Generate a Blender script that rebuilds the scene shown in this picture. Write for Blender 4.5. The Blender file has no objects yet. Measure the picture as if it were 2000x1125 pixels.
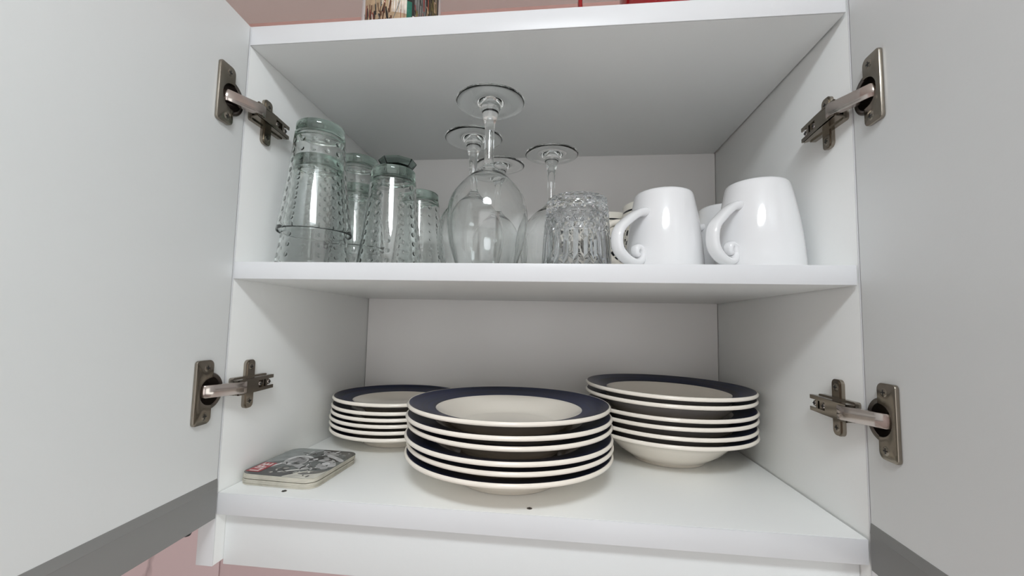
import bpy, bmesh, math, random
from mathutils import Vector, Matrix
random.seed(7)
C = bpy.context.scene.collection
PI = math.pi
sin, cos = math.sin, math.cos

# ------------------------------------------------------------------ camera
cam_data = bpy.data.cameras.new('camera')
cam = bpy.data.objects.new('camera', cam_data)
C.objects.link(cam)
bpy.context.scene.camera = cam
yaw, pitch, roll = 0.10967816, 0.07613886, -0.02212314
cam_data.sensor_fit = 'HORIZONTAL'
cam_data.sensor_width = 36.0
cam_data.lens = 36.0 * 809.26658 / 2000.0
cam_data.shift_x = 7.07 / 2000.0
cam_data.shift_y = 9.788 / 2000.0
cam_data.clip_start = 0.01
Rz = Matrix.Rotation(yaw, 3, 'Z'); Rx = Matrix.Rotation(pitch, 3, 'X'); Ry = Matrix.Rotation(roll, 3, 'Y')
R3 = Rz @ Rx @ Ry
right, fwd, up = R3.col[0], R3.col[1], R3.col[2]
M4 = Matrix.Identity(4)
for i in range(3):
    M4[i][0] = right[i]; M4[i][1] = up[i]; M4[i][2] = -fwd[i]
M4[0][3], M4[1][3], M4[2][3] = 0.03015, -0.37267, -0.0561
cam.matrix_world = M4

# ------------------------------------------------------------------ world, exposure
world = bpy.data.worlds.new('world'); bpy.context.scene.world = world
world.use_nodes = True
world.node_tree.nodes['Background'].inputs[0].default_value = (0.9, 0.95, 1.0, 1)
world.node_tree.nodes['Background'].inputs[1].default_value = 0.5
vs = bpy.context.scene.view_settings
vs.view_transform = 'Standard'; vs.look = 'None'; vs.exposure = 0.10; vs.gamma = 1.0; vs.use_curve_mapping = False
cy = bpy.context.scene.cycles
cy.max_bounces = 20; cy.diffuse_bounces = 8; cy.glossy_bounces = 8; cy.transmission_bounces = 20; cy.transparent_max_bounces = 12
cy.sample_clamp_indirect = 6.0
cy.blur_glossy = 0.3
LAMP_POWER = 37.0          # emission strength of the ceiling lamp's diffuser
LAMP = (0.06, -0.66, 0.455)
# added fill lights, styled as unseen windows behind the camera and at right
def fill_light(size, size_y, energy, color, loc, rot):
    L_ = bpy.data.lights.new('fill_light', 'AREA'); L_.shape = 'RECTANGLE'; L_.size = size; L_.size_y = size_y
    L_.energy = energy; L_.color = color
    o_ = bpy.data.objects.new('fill_light', L_); C.objects.link(o_); o_.location = loc; o_.rotation_euler = rot
fill_light(1.84, 1.44, 8.4, (0.93, 0.97, 1.0), (0.35, -1.93, -0.35), (PI / 2, 0, 0))
fill_light(1.34, 1.34, 8.2, (0.90, 1.0, 0.98), (1.53, -1.00, -0.30), (0, PI / 2, 0))

# ------------------------------------------------------------------ helpers
def link(o, parent=None):
    C.objects.link(o)
    if parent is not None: o.parent = parent
    return o

def mobj(name, verts, faces, mats, parent=None, smooth=True, angle=40, mi=None, loc=None, rotz=0.0):
    me = bpy.data.meshes.new(name)
    me.from_pydata([tuple(v) for v in verts], [], faces)
    if not isinstance(mats, (list, tuple)): mats = [mats]
    for m in mats: me.materials.append(m)
    if mi is not None:
        me.polygons.foreach_set('material_index', mi)
    if smooth:
        me.polygons.foreach_set('use_smooth', [True] * len(me.polygons))
        if angle: me.set_sharp_from_angle(angle=math.radians(angle))
    me.update()
    o = bpy.data.objects.new(name, me)
    if loc is not None: o.location = loc
    o.rotation_euler = (0, 0, rotz)
    return link(o, parent)

def bm_obj(name, bm, mats, parent=None, smooth=True, angle=30, loc=None):
    bmesh.ops.recalc_face_normals(bm, faces=bm.faces[:])
    me = bpy.data.meshes.new(name); bm.to_mesh(me); bm.free()
    if not isinstance(mats, (list, tuple)): mats = [mats]
    for m in mats: me.materials.append(m)
    if smooth:
        me.polygons.foreach_set('use_smooth', [True] * len(me.polygons))
        me.set_sharp_from_angle(angle=math.radians(angle))
    o = bpy.data.objects.new(name, me)
    if loc is not None: o.location = loc
    return link(o, parent)

def bm_box(bm, x0, x1, y0, y1, z0, z1, bev=0.0, seg=2):
    r = bmesh.ops.create_cube(bm, size=1.0)
    vs_ = r['verts']
    for v in vs_:
        v.co = Vector((x0 + (v.co.x + .5) * (x1 - x0), y0 + (v.co.y + .5) * (y1 - y0), z0 + (v.co.z + .5) * (z1 - z0)))
    if bev > 0:
        es = list({e for v in vs_ for e in v.link_edges})
        bmesh.ops.bevel(bm, geom=es, offset=bev, segments=seg, profile=0.5, affect='EDGES')

def box(name, x0, x1, y0, y1, z0, z1, mat, parent=None, bev=0.0006, seg=2):
    bm = bmesh.new(); bm_box(bm, x0, x1, y0, y1, z0, z1, bev, seg)
    return bm_obj(name, bm, mat, parent)

def lathe(profile, n=96, rmod=None):
    """profile: list of (r, z); r == 0 is a pole."""
    V, F, rings = [], [], []
    for (r, z) in profile:
        if r < 1e-7:
            V.append((0, 0, z)); rings.append([len(V) - 1])
        else:
            ring = []
            for i in range(n):
                t = 2 * PI * i / n
                rr = r if rmod is None else rmod(r, z, t)
                V.append((rr * cos(t), rr * sin(t), z)); ring.append(len(V) - 1)
            rings.append(ring)
    for a, b in zip(rings[:-1], rings[1:]):
        if len(a) == 1 and len(b) == 1: continue
        for i in range(n):
            j = (i + 1) % n
            if len(a) == 1: F.append((a[0], b[j], b[i]))
            elif len(b) == 1: F.append((a[i], a[j], b[0]))
            else: F.append((a[i], a[j], b[j], b[i]))
    return V, F

def spline(pts, m):
    """Catmull-Rom through pts, m samples per span"""
    P = [Vector(p) for p in pts]; out = []
    for i in range(len(P) - 1):
        p0 = P[max(i - 1, 0)]; p1 = P[i]; p2 = P[i + 1]; p3 = P[min(i + 2, len(P) - 1)]
        for k in range(m):
            t = k / m
            out.append(0.5 * ((2 * p1) + (p2 - p0) * t + (2 * p0 - 5 * p1 + 4 * p2 - p3) * t * t + (3 * p1 - p0 - 3 * p2 + p3) * t ** 3))
    out.append(P[-1]); return out

def ribbon_tube(path, binormal, wa, wb, n=20, taper=None):
    """tube along path lying in the plane normal to binormal; wa = half width along binormal, wb = half thickness"""
    V, F = [], []
    B = Vector(binormal).normalized(); N = len(path)
    for k, p in enumerate(path):
        t = (path[min(k + 1, N - 1)] - path[max(k - 1, 0)]).normalized()
        nrm = t.cross(B).normalized()
        s = 1.0 if taper is None else taper(k / (N - 1))
        for i in range(n):
            a = 2 * PI * i / n
            ca, sa = cos(a), sin(a)
            V.append(p + B * (wa * s * math.copysign(abs(ca) ** 0.8, ca)) + nrm * (wb * s * math.copysign(abs(sa) ** 0.8, sa)))
    for k in range(N - 1):
        for i in range(n):
            j = (i + 1) % n
            F.append((k * n + i, k * n + j, (k + 1) * n + j, (k + 1) * n + i))
    F.append(tuple(range(n - 1, -1, -1))); F.append(tuple((N - 1) * n + i for i in range(n)))
    return V, F

def prism(outline, z0, z1, axis_map):
    """extrude a 2-D outline between two offsets; axis_map(u, v, w) gives a 3-D point"""
    n = len(outline)
    V = [axis_map(u, v, z0) for u, v in outline] + [axis_map(u, v, z1) for u, v in outline]
    F = [tuple(range(n - 1, -1, -1)), tuple(range(n, 2 * n))] + [(i, (i + 1) % n, n + (i + 1) % n, n + i) for i in range(n)]
    return V, F

def rounded_rect(x0, x1, y0, y1, r, seg=6):
    pts = []
    for cx, cy_, a0 in ((x1 - r, y1 - r, 0), (x0 + r, y1 - r, PI / 2), (x0 + r, y0 + r, PI), (x1 - r, y0 + r, 1.5 * PI)):
        for k in range(seg + 1):
            a = a0 + (PI / 2) * k / seg
            pts.append((cx + r * cos(a), cy_ + r * sin(a)))
    return pts

def tag(o, label, cat, group=None):
    o['label'] = label; o['category'] = cat
    if group: o['group'] = group
    return o

def struct(o):
    o['kind'] = 'structure'; return o

def empty(name, loc=(0, 0, 0), parent=None, rotz=0.0):
    o = bpy.data.objects.new(name, None); o.location = loc; o.rotation_euler = (0, 0, rotz)
    o.empty_display_size = 0.02
    return link(o, parent)

def dup(root, loc=None, rot=None, scale=None):
    r = root.copy(); C.objects.link(r)
    if loc is not None: r.location = loc
    if rot is not None: r.rotation_euler = rot
    if scale is not None: r.scale = scale
    for ch in list(root.children):
        c = ch.copy(); C.objects.link(c); c.parent = r
        for g in ch.children:
            d = g.copy(); C.objects.link(d); d.parent = c
    return r

# ------------------------------------------------------------------ materials
def nmat(name):
    m = bpy.data.materials.new(name); m.use_nodes = True
    nt = m.node_tree; b = nt.nodes['Principled BSDF']
    return m, nt, b

def pmat(name, col, rough=0.5, metal=0.0, spec=0.5, coat=0.0):
    m, nt, b = nmat(name)
    b.inputs['Base Color'].default_value = (*col, 1); b.inputs['Roughness'].default_value = rough
    b.inputs['Metallic'].default_value = metal; b.inputs['Specular IOR Level'].default_value = spec
    b.inputs['Coat Weight'].default_value = coat
    return m

def noise_mat(name, c0, c1, scale=8.0, detail=4, rough=0.5, metal=0.0, spec=0.5, bump=0.0, bscale=60.0, stretch=(1, 1, 1), lo=.35, hi=.65, coat=0.0):
    m, nt, b = nmat(name)
    tc = nt.nodes.new('ShaderNodeTexCoord'); mp = nt.nodes.new('ShaderNodeMapping')
    mp.inputs['Scale'].default_value = stretch
    nz = nt.nodes.new('ShaderNodeTexNoise'); nz.inputs['Scale'].default_value = scale; nz.inputs['Detail'].default_value = detail
    rp = nt.nodes.new('ShaderNodeValToRGB')
    rp.color_ramp.elements[0].position = lo; rp.color_ramp.elements[1].position = hi
    rp.color_ramp.elements[0].color = (*c0, 1); rp.color_ramp.elements[1].color = (*c1, 1)
    L = nt.links.new
    L(tc.outputs['Object'], mp.inputs['Vector']); L(mp.outputs['Vector'], nz.inputs['Vector'])
    L(nz.outputs['Fac'], rp.inputs['Fac']); L(rp.outputs['Color'], b.inputs['Base Color'])
    b.inputs['Roughness'].default_value = rough; b.inputs['Metallic'].default_value = metal
    b.inputs['Specular IOR Level'].default_value = spec; b.inputs['Coat Weight'].default_value = coat
    if bump:
        n2 = nt.nodes.new('ShaderNodeTexNoise'); n2.inputs['Scale'].default_value = bscale; n2.inputs['Detail'].default_value = 3
        bp = nt.nodes.new('ShaderNodeBump'); bp.inputs['Strength'].default_value = bump; bp.inputs['Distance'].default_value = 0.002
        L(mp.outputs['Vector'], n2.inputs['Vector']); L(n2.outputs['Fac'], bp.inputs['Height']); L(bp.outputs['Normal'], b.inputs['Normal'])
    return m

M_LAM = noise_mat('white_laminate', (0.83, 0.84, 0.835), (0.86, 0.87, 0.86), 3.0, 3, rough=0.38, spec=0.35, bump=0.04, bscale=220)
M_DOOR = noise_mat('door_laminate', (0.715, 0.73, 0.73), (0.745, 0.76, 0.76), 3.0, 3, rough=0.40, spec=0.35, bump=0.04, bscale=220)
M_BAND = noise_mat('white_edge_band', (0.68, 0.685, 0.70), (0.71, 0.715, 0.73), 6.0, 3, rough=0.35, spec=0.35)
M_GRIP = noise_mat('grey_grip_strip', (0.20, 0.20, 0.195), (0.24, 0.24, 0.235), 6.0, 4, rough=0.45, spec=0.35, stretch=(1, .15, 1))
M_BACK = noise_mat('white_hardboard', (0.80, 0.785, 0.77), (0.84, 0.825, 0.81), 3.0, 3, rough=0.25, spec=0.5)
M_PLASTER = noise_mat('pink_plaster', (0.62, 0.395, 0.355), (0.68, 0.44, 0.40), 7.0, 5, rough=0.8, spec=0.2, bump=0.3, bscale=40)
M_ROOMWALL = noise_mat('room_plaster', (0.66, 0.58, 0.56), (0.70, 0.62, 0.60), 3.0, 4, rough=0.8, spec=0.2)
M_CEIL = noise_mat('ceiling_paint', (0.82, 0.82, 0.80), (0.85, 0.85, 0.83), 3.0, 3, rough=0.9, spec=0.1)
M_FLOOR = noise_mat('floor_vinyl', (0.50, 0.48, 0.45), (0.58, 0.56, 0.53), 5.0, 5, rough=0.5)
M_BOUNCE = noise_mat('pale_bounce_slab', (0.62, 0.60, 0.57), (0.76, 0.74, 0.70), 60.0, 5, rough=0.4)  # for the unseen slab that bounces light upward
M_STEEL = noise_mat('nickel_steel', (0.30, 0.265, 0.22), (0.37, 0.33, 0.28), 30.0, 4, rough=0.2, metal=1.0)
M_STEEL2 = noise_mat('bright_nickel', (0.52, 0.46, 0.43), (0.58, 0.52, 0.49), 40.0, 4, rough=0.16, metal=1.0)
M_DARKSTEEL = noise_mat('dark_cup_steel', (0.16, 0.14, 0.13), (0.22, 0.20, 0.18), 40.0, 3, rough=0.35, metal=1.0)
M_SCREW = noise_mat('screw_steel', (0.32, 0.28, 0.24), (0.38, 0.34, 0.30), 60.0, 3, rough=0.28, metal=1.0)
M_SLOT = pmat('dark_slot', (0.02, 0.02, 0.02), 0.6)
M_CREAM = noise_mat('cream_glaze', (0.87, 0.81, 0.72), (0.91, 0.85, 0.76), 12.0, 3, rough=0.12, spec=0.5, coat=0.3)
M_MUG = noise_mat('white_glaze', (0.75, 0.75, 0.76), (0.78, 0.78, 0.79), 10.0, 2, rough=0.08, spec=0.5, coat=0.4)
M_RED = noise_mat('red_glaze', (0.26, 0.006, 0.009), (0.34, 0.010, 0.012), 10.0, 2, rough=0.15, coat=0.4)
M_CARD = noise_mat('coaster_board', (0.42, 0.40, 0.34), (0.58, 0.55, 0.47), 60.0, 4, rough=0.7, stretch=(1, 1, 6))
M_RUBBER = pmat('black_rubber', (0.02, 0.02, 0.02), 0.6)

def band_mat():
    m, nt, b = nmat('navy_rim_glaze'); L = nt.links.new
    tc = nt.nodes.new('ShaderNodeTexCoord'); sp = nt.nodes.new('ShaderNodeSeparateXYZ')
    cx = nt.nodes.new('ShaderNodeCombineXYZ'); ln = nt.nodes.new('ShaderNodeVectorMath'); ln.operation = 'LENGTH'
    L(tc.outputs['Object'], sp.inputs[0]); L(sp.outputs[0], cx.inputs[0]); L(sp.outputs[1], cx.inputs[1]); L(cx.outputs[0], ln.inputs[0])
    c2 = nt.nodes.new('ShaderNodeCombineXYZ'); L(ln.outputs['Value'], c2.inputs[0])
    mu = nt.nodes.new('ShaderNodeVectorMath'); mu.operation = 'MULTIPLY_ADD'; mu.inputs[1].default_value = (260, 260, 260)
    L(c2.outputs[0], mu.inputs[0])
    sc = nt.nodes.new('ShaderNodeVectorMath'); sc.operation = 'SCALE'; sc.inputs['Scale'].default_value = 9.0
    L(tc.outputs['Object'], sc.inputs[0]); L(sc.outputs[0], mu.inputs[2])
    nz = nt.nodes.new('ShaderNodeTexNoise'); nz.inputs['Scale'].default_value = 1.0; nz.inputs['Detail'].default_value = 3
    L(mu.outputs[0], nz.inputs['Vector'])
    rp = nt.nodes.new('ShaderNodeValToRGB')
    rp.color_ramp.elements[0].position = .3; rp.color_ramp.elements[1].position = .75
    rp.color_ramp.elements[0].color = (0.004, 0.006, 0.020, 1); rp.color_ramp.elements[1].color = (0.012, 0.022, 0.080, 1)
    L(nz.outputs['Fac'], rp.inputs['Fac']); L(rp.outputs['Color'], b.inputs['Base Color'])
    b.inputs['Roughness'].default_value = 0.30; b.inputs['Specular IOR Level'].default_value = 0.16
    return m
M_NAVY = band_mat()

def glass_mat(name, tint=(1, 1, 1), density=0.0, vcol=(0.6, 0.8, 0.7), ior=1.5):
    m = bpy.data.materials.new(name); m.use_nodes = True
    nt = m.node_tree; nt.nodes.clear(); L = nt.links.new
    out = nt.nodes.new('ShaderNodeOutputMaterial'); g = nt.nodes.new('ShaderNodeBsdfGlass')
    g.inputs['Color'].default_value = (*tint, 1); g.inputs['Roughness'].default_value = 0.0; g.inputs['IOR'].default_value = ior
    L(g.outputs[0], out.inputs['Surface'])
    if density > 0:
        v = nt.nodes.new('ShaderNodeVolumeAbsorption'); v.inputs['Color'].default_value = (*vcol, 1); v.inputs['Density'].default_value = density
        L(v.outputs[0], out.inputs['Volume'])
    return m
M_GREENGLASS = glass_mat('pale_green_glass', (0.995, 1.0, 0.998), 42.0, (0.70, 0.78, 0.74))
M_CLEAR = glass_mat('clear_glass', (0.995, 1.0, 0.998))
M_CUT = glass_mat('cut_glass', (0.99, 0.995, 1.0))
M_SMOKE = glass_mat('smoky_green_glass', (0.9, 0.95, 0.93), 900.0, (0.40, 0.48, 0.45))

def lamp_mat():
    m = bpy.data.materials.new('lamp_diffuser'); m.use_nodes = True
    nt = m.node_tree; nt.nodes.clear()
    out = nt.nodes.new('ShaderNodeOutputMaterial'); e = nt.nodes.new('ShaderNodeEmission')
    e.inputs['Color'].default_value = (0.93, 0.985, 1.02, 1); e.inputs['Strength'].default_value = LAMP_POWER
    nt.links.new(e.outputs[0], out.inputs['Surface'])
    return m
M_LAMP = lamp_mat()

def marble_tile():
    m, nt, b = nmat('pink_marble_tile'); L = nt.links.new
    tc = nt.nodes.new('ShaderNodeTexCoord')
    nz = nt.nodes.new('ShaderNodeTexNoise'); nz.inputs['Scale'].default_value = 5.0; nz.inputs['Detail'].default_value = 5
    nz.inputs['Distortion'].default_value = 0.5
    L(tc.outputs['Object'], nz.inputs['Vector'])
    # thin veins where the noise crosses its middle
    s = nt.nodes.new('ShaderNodeMath'); s.operation = 'SUBTRACT'; s.inputs[1].default_value = 0.52
    a = nt.nodes.new('ShaderNodeMath'); a.operation = 'ABSOLUTE'
    L(nz.outputs['Fac'], s.inputs[0]); L(s.outputs[0], a.inputs[0])
    rp = nt.nodes.new('ShaderNodeValToRGB')
    rp.color_ramp.elements[0].position = 0.0; rp.color_ramp.elements[1].position = 0.028
    rp.color_ramp.elements[0].color = (0.50, 0.38, 0.39, 1); rp.color_ramp.elements[1].color = (0.76, 0.60, 0.61, 1)
    L(a.outputs[0], rp.inputs['Fac']); L(rp.outputs['Color'], b.inputs['Base Color'])
    b.inputs['Roughness'].default_value = 0.2
    return m
M_TILE = marble_tile()

def pattern_mug_mat():
    m, nt, b = nmat('black_floral_print'); L = nt.links.new
    tc = nt.nodes.new('ShaderNodeTexCoord'); sp = nt.nodes.new('ShaderNodeSeparateXYZ'); L(tc.outputs['Object'], sp.inputs[0])
    vo = nt.nodes.new('ShaderNodeTexVoronoi'); vo.inputs['Scale'].default_value = 150.0
    nz = nt.nodes.new('ShaderNodeTexNoise'); nz.inputs['Scale'].default_value = 230.0; nz.inputs['Detail'].default_value = 2
    L(tc.outputs['Object'], vo.inputs['Vector']); L(tc.outputs['Object'], nz.inputs['Vector'])
    ad = nt.nodes.new('ShaderNodeMath'); ad.operation = 'ADD'; L(vo.outputs['Distance'], ad.inputs[0]); L(nz.outputs['Fac'], ad.inputs[1])
    gt = nt.nodes.new('ShaderNodeMath'); gt.operation = 'GREATER_THAN'; gt.inputs[1].default_value = 0.99
    L(ad.outputs[0], gt.inputs[0])
    # print only below the plain collar
    lt = nt.nodes.new('ShaderNodeMath'); lt.operation = 'LESS_THAN'; lt.inputs[1].default_value = 0.070
    L(sp.outputs[2], lt.inputs[0])
    inv = nt.nodes.new('ShaderNodeMath'); inv.operation = 'SUBTRACT'; inv.inputs[0].default_value = 1.0; L(gt.outputs[0], inv.inputs[1])
    mu = nt.nodes.new('ShaderNodeMath'); mu.operation = 'MULTIPLY'; L(inv.outputs[0], mu.inputs[0]); L(lt.outputs[0], mu.inputs[1])
    # stripe under the rim
    d = nt.nodes.new('ShaderNodeMath'); d.operation = 'SUBTRACT'; d.inputs[1].default_value = 0.0945; L(sp.outputs[2], d.inputs[0])
    da = nt.nodes.new('ShaderNodeMath'); da.operation = 'ABSOLUTE'; L(d.outputs[0], da.inputs[0])
    ds = nt.nodes.new('ShaderNodeMath'); ds.operation = 'LESS_THAN'; ds.inputs[1].default_value = 0.0012; L(da.outputs[0], ds.inputs[0])
    mx = nt.nodes.new('ShaderNodeMath'); mx.operation = 'MAXIMUM'; L(mu.outputs[0], mx.inputs[0]); L(ds.outputs[0], mx.inputs[1])
    mix = nt.nodes.new('ShaderNodeMix'); mix.data_type = 'RGBA'
    mix.inputs[6].default_value = (0.78, 0.74, 0.66, 1); mix.inputs[7].default_value = (0.015, 0.016, 0.018, 1)
    L(mx.outputs[0], mix.inputs[0]); L(mix.outputs[2], b.inputs['Base Color'])
    b.inputs['Roughness'].default_value = 0.1
    return m
M_FLORAL = pattern_mug_mat()

# ------------------------------------------------------------------ dimensions (metres; middle shelf's top is z = 0, cabinet front is y = 0)
H2 = 0.283            # half the inner width
D = 0.3014            # inner depth
ZT, TT = 0.2235, 0.0203
TS = 0.0171
ZB, TB = -0.2202, 0.0198
PT = 0.017            # side panel thickness
ZLOW = -0.287

# ------------------------------------------------------------------ room shell
YW = D + 0.010
RX0, RX1, RY0, RZ0, RZ1 = -1.2, 1.6, -2.0, -1.60, 0.50
wall_back = struct(box('wall_back', RX0, RX1, YW, YW + .1, RZ0, RZ1, M_PLASTER, bev=0))
struct(box('wall_left', RX0 - .1, RX0, RY0, YW + .1, RZ0, RZ1, M_ROOMWALL, bev=0))
struct(box('wall_right', RX1, RX1 + .1, RY0, YW + .1, RZ0, RZ1, M_ROOMWALL, bev=0))
struct(box('wall_front', RX0 - .1, RX1 + .1, RY0 - .1, RY0, RZ0, RZ1, M_ROOMWALL, bev=0))
struct(box('floor', RX0 - .1, RX1 + .1, RY0 - .1, YW + .1, RZ0 - .1, RZ0, M_FLOOR, bev=0))
struct(box('ceiling', RX0 - .1, RX1 + .1, RY0 - .1, YW + .1, RZ1, RZ1 + .1, M_CEIL, bev=0))
for xa, xb in ((-1.199, -1.128), (-1.126, -0.527), (-0.525, 0.0735), (0.0755, 0.6745), (0.6765, 1.2755), (1.2775, 1.599)):
    for za, zb in ((-0.5235, -0.225), (-0.8235, -0.5255)):
        box('tile', xa, xb, YW - 0.006, YW + 0.001, za, zb, M_TILE, wall_back, bev=0.0008)

# unseen made-up frame bars round the rear fill light
wx0, wx1, wz0, wz1 = -.62, 1.32, -1.12, .42
for i_, (a_, b2, c_, d_) in enumerate(((wx0, wx1, wz0, wz0 + .05), (wx0, wx1, wz1 - .05, wz1), (wx0, wx0 + .05, wz0 + .05, wz1 - .05), (wx1 - .05, wx1, wz0 + .05, wz1 - .05))):
    struct(box('fill_window_1' if i_ == 0 else 'added_trim_%d' % i_, a_, b2, RY0, RY0 + .09, c_, d_, M_BAND, bev=.002))
for i_, (a_, b2, c_, d_) in enumerate(((-1.72, -.28, -1.02, -.97), (-1.72, -.28, .37, .42), (-1.72, -1.67, -.97, .37), (-.33, -.28, -.97, .37))):  # same invented bars round the right-hand fill light
    struct(box('fill_window_2' if i_ == 0 else 'added_trim_%d' % (i_ + 4), RX1 - .09, RX1, a_, b2, c_, d_, M_BAND, bev=.002))
# unseen worktop slab, added to bounce light up under the cabinet
struct(box('added_trim_8', RX0, RX1, YW - .60, YW - .007, -.74, -.70, M_BOUNCE, bev=.003))

# ceiling lamp: an elongated eight-sided fitting
lamp = tag(empty('ceiling_lamp', (LAMP[0], LAMP[1], RZ1)), 'elongated white ceiling lamp fixed to the ceiling in front of the cabinet', 'lamp')
def lamp_slab(name, hx, hy, z0, z1, mat):
    o8 = [(hx, 0), (hx * .62, hy * .8), (0, hy), (-hx * .62, hy * .8), (-hx, 0), (-hx * .62, -hy * .8), (0, -hy), (hx * .62, -hy * .8)]
    V, F = prism(o8, z0, z1, lambda x, y, z: Vector((x, y, z)))
    return mobj(name, V, F, mat, lamp, smooth=False)
lamp_slab('base_plate', .17, .085, -.012, 0, M_CEIL)
lamp_slab('diffuser', .15, .070, LAMP[2] - RZ1 - .012, -.012, M_LAMP)

# ------------------------------------------------------------------ cabinet
cab = tag(empty('wall_cabinet', (0, 0, ZB)), 'open white two-door wall cabinet with one middle shelf, holding glasses and plates', 'cabinet')
def cpart(o, parent=cab):
    o.parent = parent
    o.matrix_parent_inverse = Matrix.Translation((0, 0, -ZB)) if parent is cab else Matrix.Identity(4)
    return o
def cbox(name, *a, parent=cab, bev=0.0005):
    x0, x1, y0, y1, z0, z1, mat = a
    return cpart(box(name, x0, x1, y0, y1, z0, z1, mat, None, bev), parent)
EB = 0.0012    # edge band thickness
for s in (-1, 1):
    xs = sorted((s * H2, s * (H2 + PT)))
    sp = cbox('side_panel', xs[0], xs[1], EB, D + .006, ZLOW, ZT + TT, M_LAM)
    cbox('edge_band', xs[0], xs[1], 0, EB, ZLOW, ZT + TT, M_BAND, parent=sp)
G = 0.0016     # dark gap at the right-hand end of each board
def board(name, z0, z1, y1=D):
    b_ = cbox(name, -H2 + .0002, H2 - G, EB, y1, z0, z1, M_LAM)
    cbox('edge_band', -H2 + .0002, H2 - G, 0, EB - .0001, z0 + .0001, z1 - .0002, M_BAND, parent=b_)
    return b_
board('top_panel', ZT, ZT + TT, D + .005)
board('shelf', -TS, 0.0, D - .001)
bottom = board('bottom_panel', ZB - TB, ZB, D + .005)
cbox('back_panel', -H2 + .0006, H2 - .0006, D, D + .004, ZB, ZT, M_BACK, bev=0)
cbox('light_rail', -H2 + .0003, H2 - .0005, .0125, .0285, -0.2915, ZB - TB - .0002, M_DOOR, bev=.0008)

def screw(loc, axis, r=0.0036, parent=None, mat=None, name='screw', h=0.0012):
    """a low pan-head screw with a cross recess; axis = outward direction"""
    V, F = lathe([(0, h), (r * .5, h * .95), (r * .82, h * .65), (r, 0.0), (r * .9, -0.0006)], 20)
    mi = [0] * len(F)
    for (a, b_) in ((r * .62, r * .14), (r * .14, r * .62)):
        k = len(V)
        for z in (h * .7, h + .00012):
            V += [(-a, -b_, z), (a, -b_, z), (a, b_, z), (-a, b_, z)]
        F += [(k + 4, k + 5, k + 6, k + 7), (k, k + 1, k + 5, k + 4), (k + 1, k + 2, k + 6, k + 5), (k + 2, k + 3, k + 7, k + 6), (k + 3, k, k + 4, k + 7)]
        mi += [1] * 5
    q = Vector((0, 0, 1)).rotation_difference(Vector(axis).normalized()).to_matrix()
    V = [q @ Vector(v) + Vector(loc) for v in V]
    return mobj(name, V, F, [mat or M_SCREW, M_SLOT], parent, mi=mi)

for x, y in ((-.2248, .0135), (.0110, .0133)):
    sc = screw((x, y, ZB - .0004), (0, 0, 1), 0.0030, bottom, M_DARKSTEEL, h=.0007)

# doors: hinge-edge frame. u = distance from hinge edge towards the camera, w = out of the inner face into the opening, z up
LEAN = {-1: math.radians(3.0), 1: math.radians(4.0)}
def dmap(s):
    a = LEAN[s]
    du = Vector((-s * sin(a), -cos(a), 0)); dw = Vector((-s * cos(a), sin(a), 0)); o = Vector((s * H2, -0.0015, 0))
    return lambda u, w, z: o + du * u + dw * w + Vector((0, 0, z))
DW, DT = 0.293, 0.016
ZD1 = ZT + TT - .001
ZSTRIP, ZD0 = -0.2065, -0.2420
HZ = {-1: (0.1555, -0.1225), 1: (0.1370, -0.1225)}
def make_door(s):
    P = dmap(s)
    prof = [(0, ZD1), (0, ZD0), (-.0008, ZD0 - .0004), (-DT + .0008, ZD0 - .0004), (-DT, ZD0), (-DT, ZD1)]
    V, F = [], []
    for u in (0.0, DW):
        for w, z in prof: V.append(P(u, w, z))
    n = len(prof)
    F = [tuple(range(n)), tuple(range(2 * n - 1, n - 1, -1))] + [(i, n + i, n + (i + 1) % n, (i + 1) % n) for i in range(n)]
    bm = bmesh.new()
    bv = [bm.verts.new(v) for v in V]
    for f in F: bm.faces.new([bv[i] for i in f])
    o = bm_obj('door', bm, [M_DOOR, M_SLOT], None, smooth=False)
    # bore the two hinge cups
    for zc in HZ[s]:
        cv = []
        for w in (0.01, -0.0105):
            for k in range(48):
                t = 2 * PI * k / 48
                cv.append(P(0.020 + .0158 * cos(t), w, zc + .0158 * sin(t)))
        cf = [tuple(range(47, -1, -1)), tuple(range(48, 96))] + [(i, (i + 1) % 48, 48 + (i + 1) % 48, 48 + i) for i in range(48)]
        bm = bmesh.new(); bv = [bm.verts.new(v) for v in cv]
        for f in cf: bm.faces.new([bv[i] for i in f])
        cut = bm_obj('cutter', bm, M_LAM, None, smooth=False)
        md = o.modifiers.new('bore', 'BOOLEAN'); md.operation = 'DIFFERENCE'; md.object = cut; md.solver = 'EXACT'
        bpy.context.view_layer.update()
        dg = bpy.context.evaluated_depsgraph_get()
        me = bpy.data.meshes.new_from_object(o.evaluated_get(dg))
        o.modifiers.clear(); old = o.data; o.data = me
        bpy.data.objects.remove(cut); bpy.data.meshes.remove(old)
    o.data.name = 'door'
    cpart(o)
    # grey grip strip along the lower edge of the inner face: a narrow shoulder above a flat band
    sec = [(-.0006, ZSTRIP), (.0004, ZSTRIP - .0003), (.0013, ZSTRIP - .0078), (.0012, ZSTRIP - .0084), (.0012, ZD0 - .0004), (.0006, ZD0 - .0010), (-.0012, ZD0 - .0010), (-.0012, ZD0 - .0004)]
    V = [P(u, w, z) for u in (0.0002, DW - .0002) for w, z in sec]; n = len(sec)
    F = [tuple(range(n)), tuple(range(2 * n - 1, n - 1, -1))] + [(i, n + i, n + (i + 1) % n, (i + 1) % n) for i in range(n)]
    bm = bmesh.new(); bv = [bm.verts.new(v) for v in V]
    for f in F: bm.faces.new([bv[i] for i in f])
    g = bm_obj('grip_strip', bm, M_GRIP, o, smooth=False); g['label'] = 'grey strip along the lower door edge'
    return o

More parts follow.
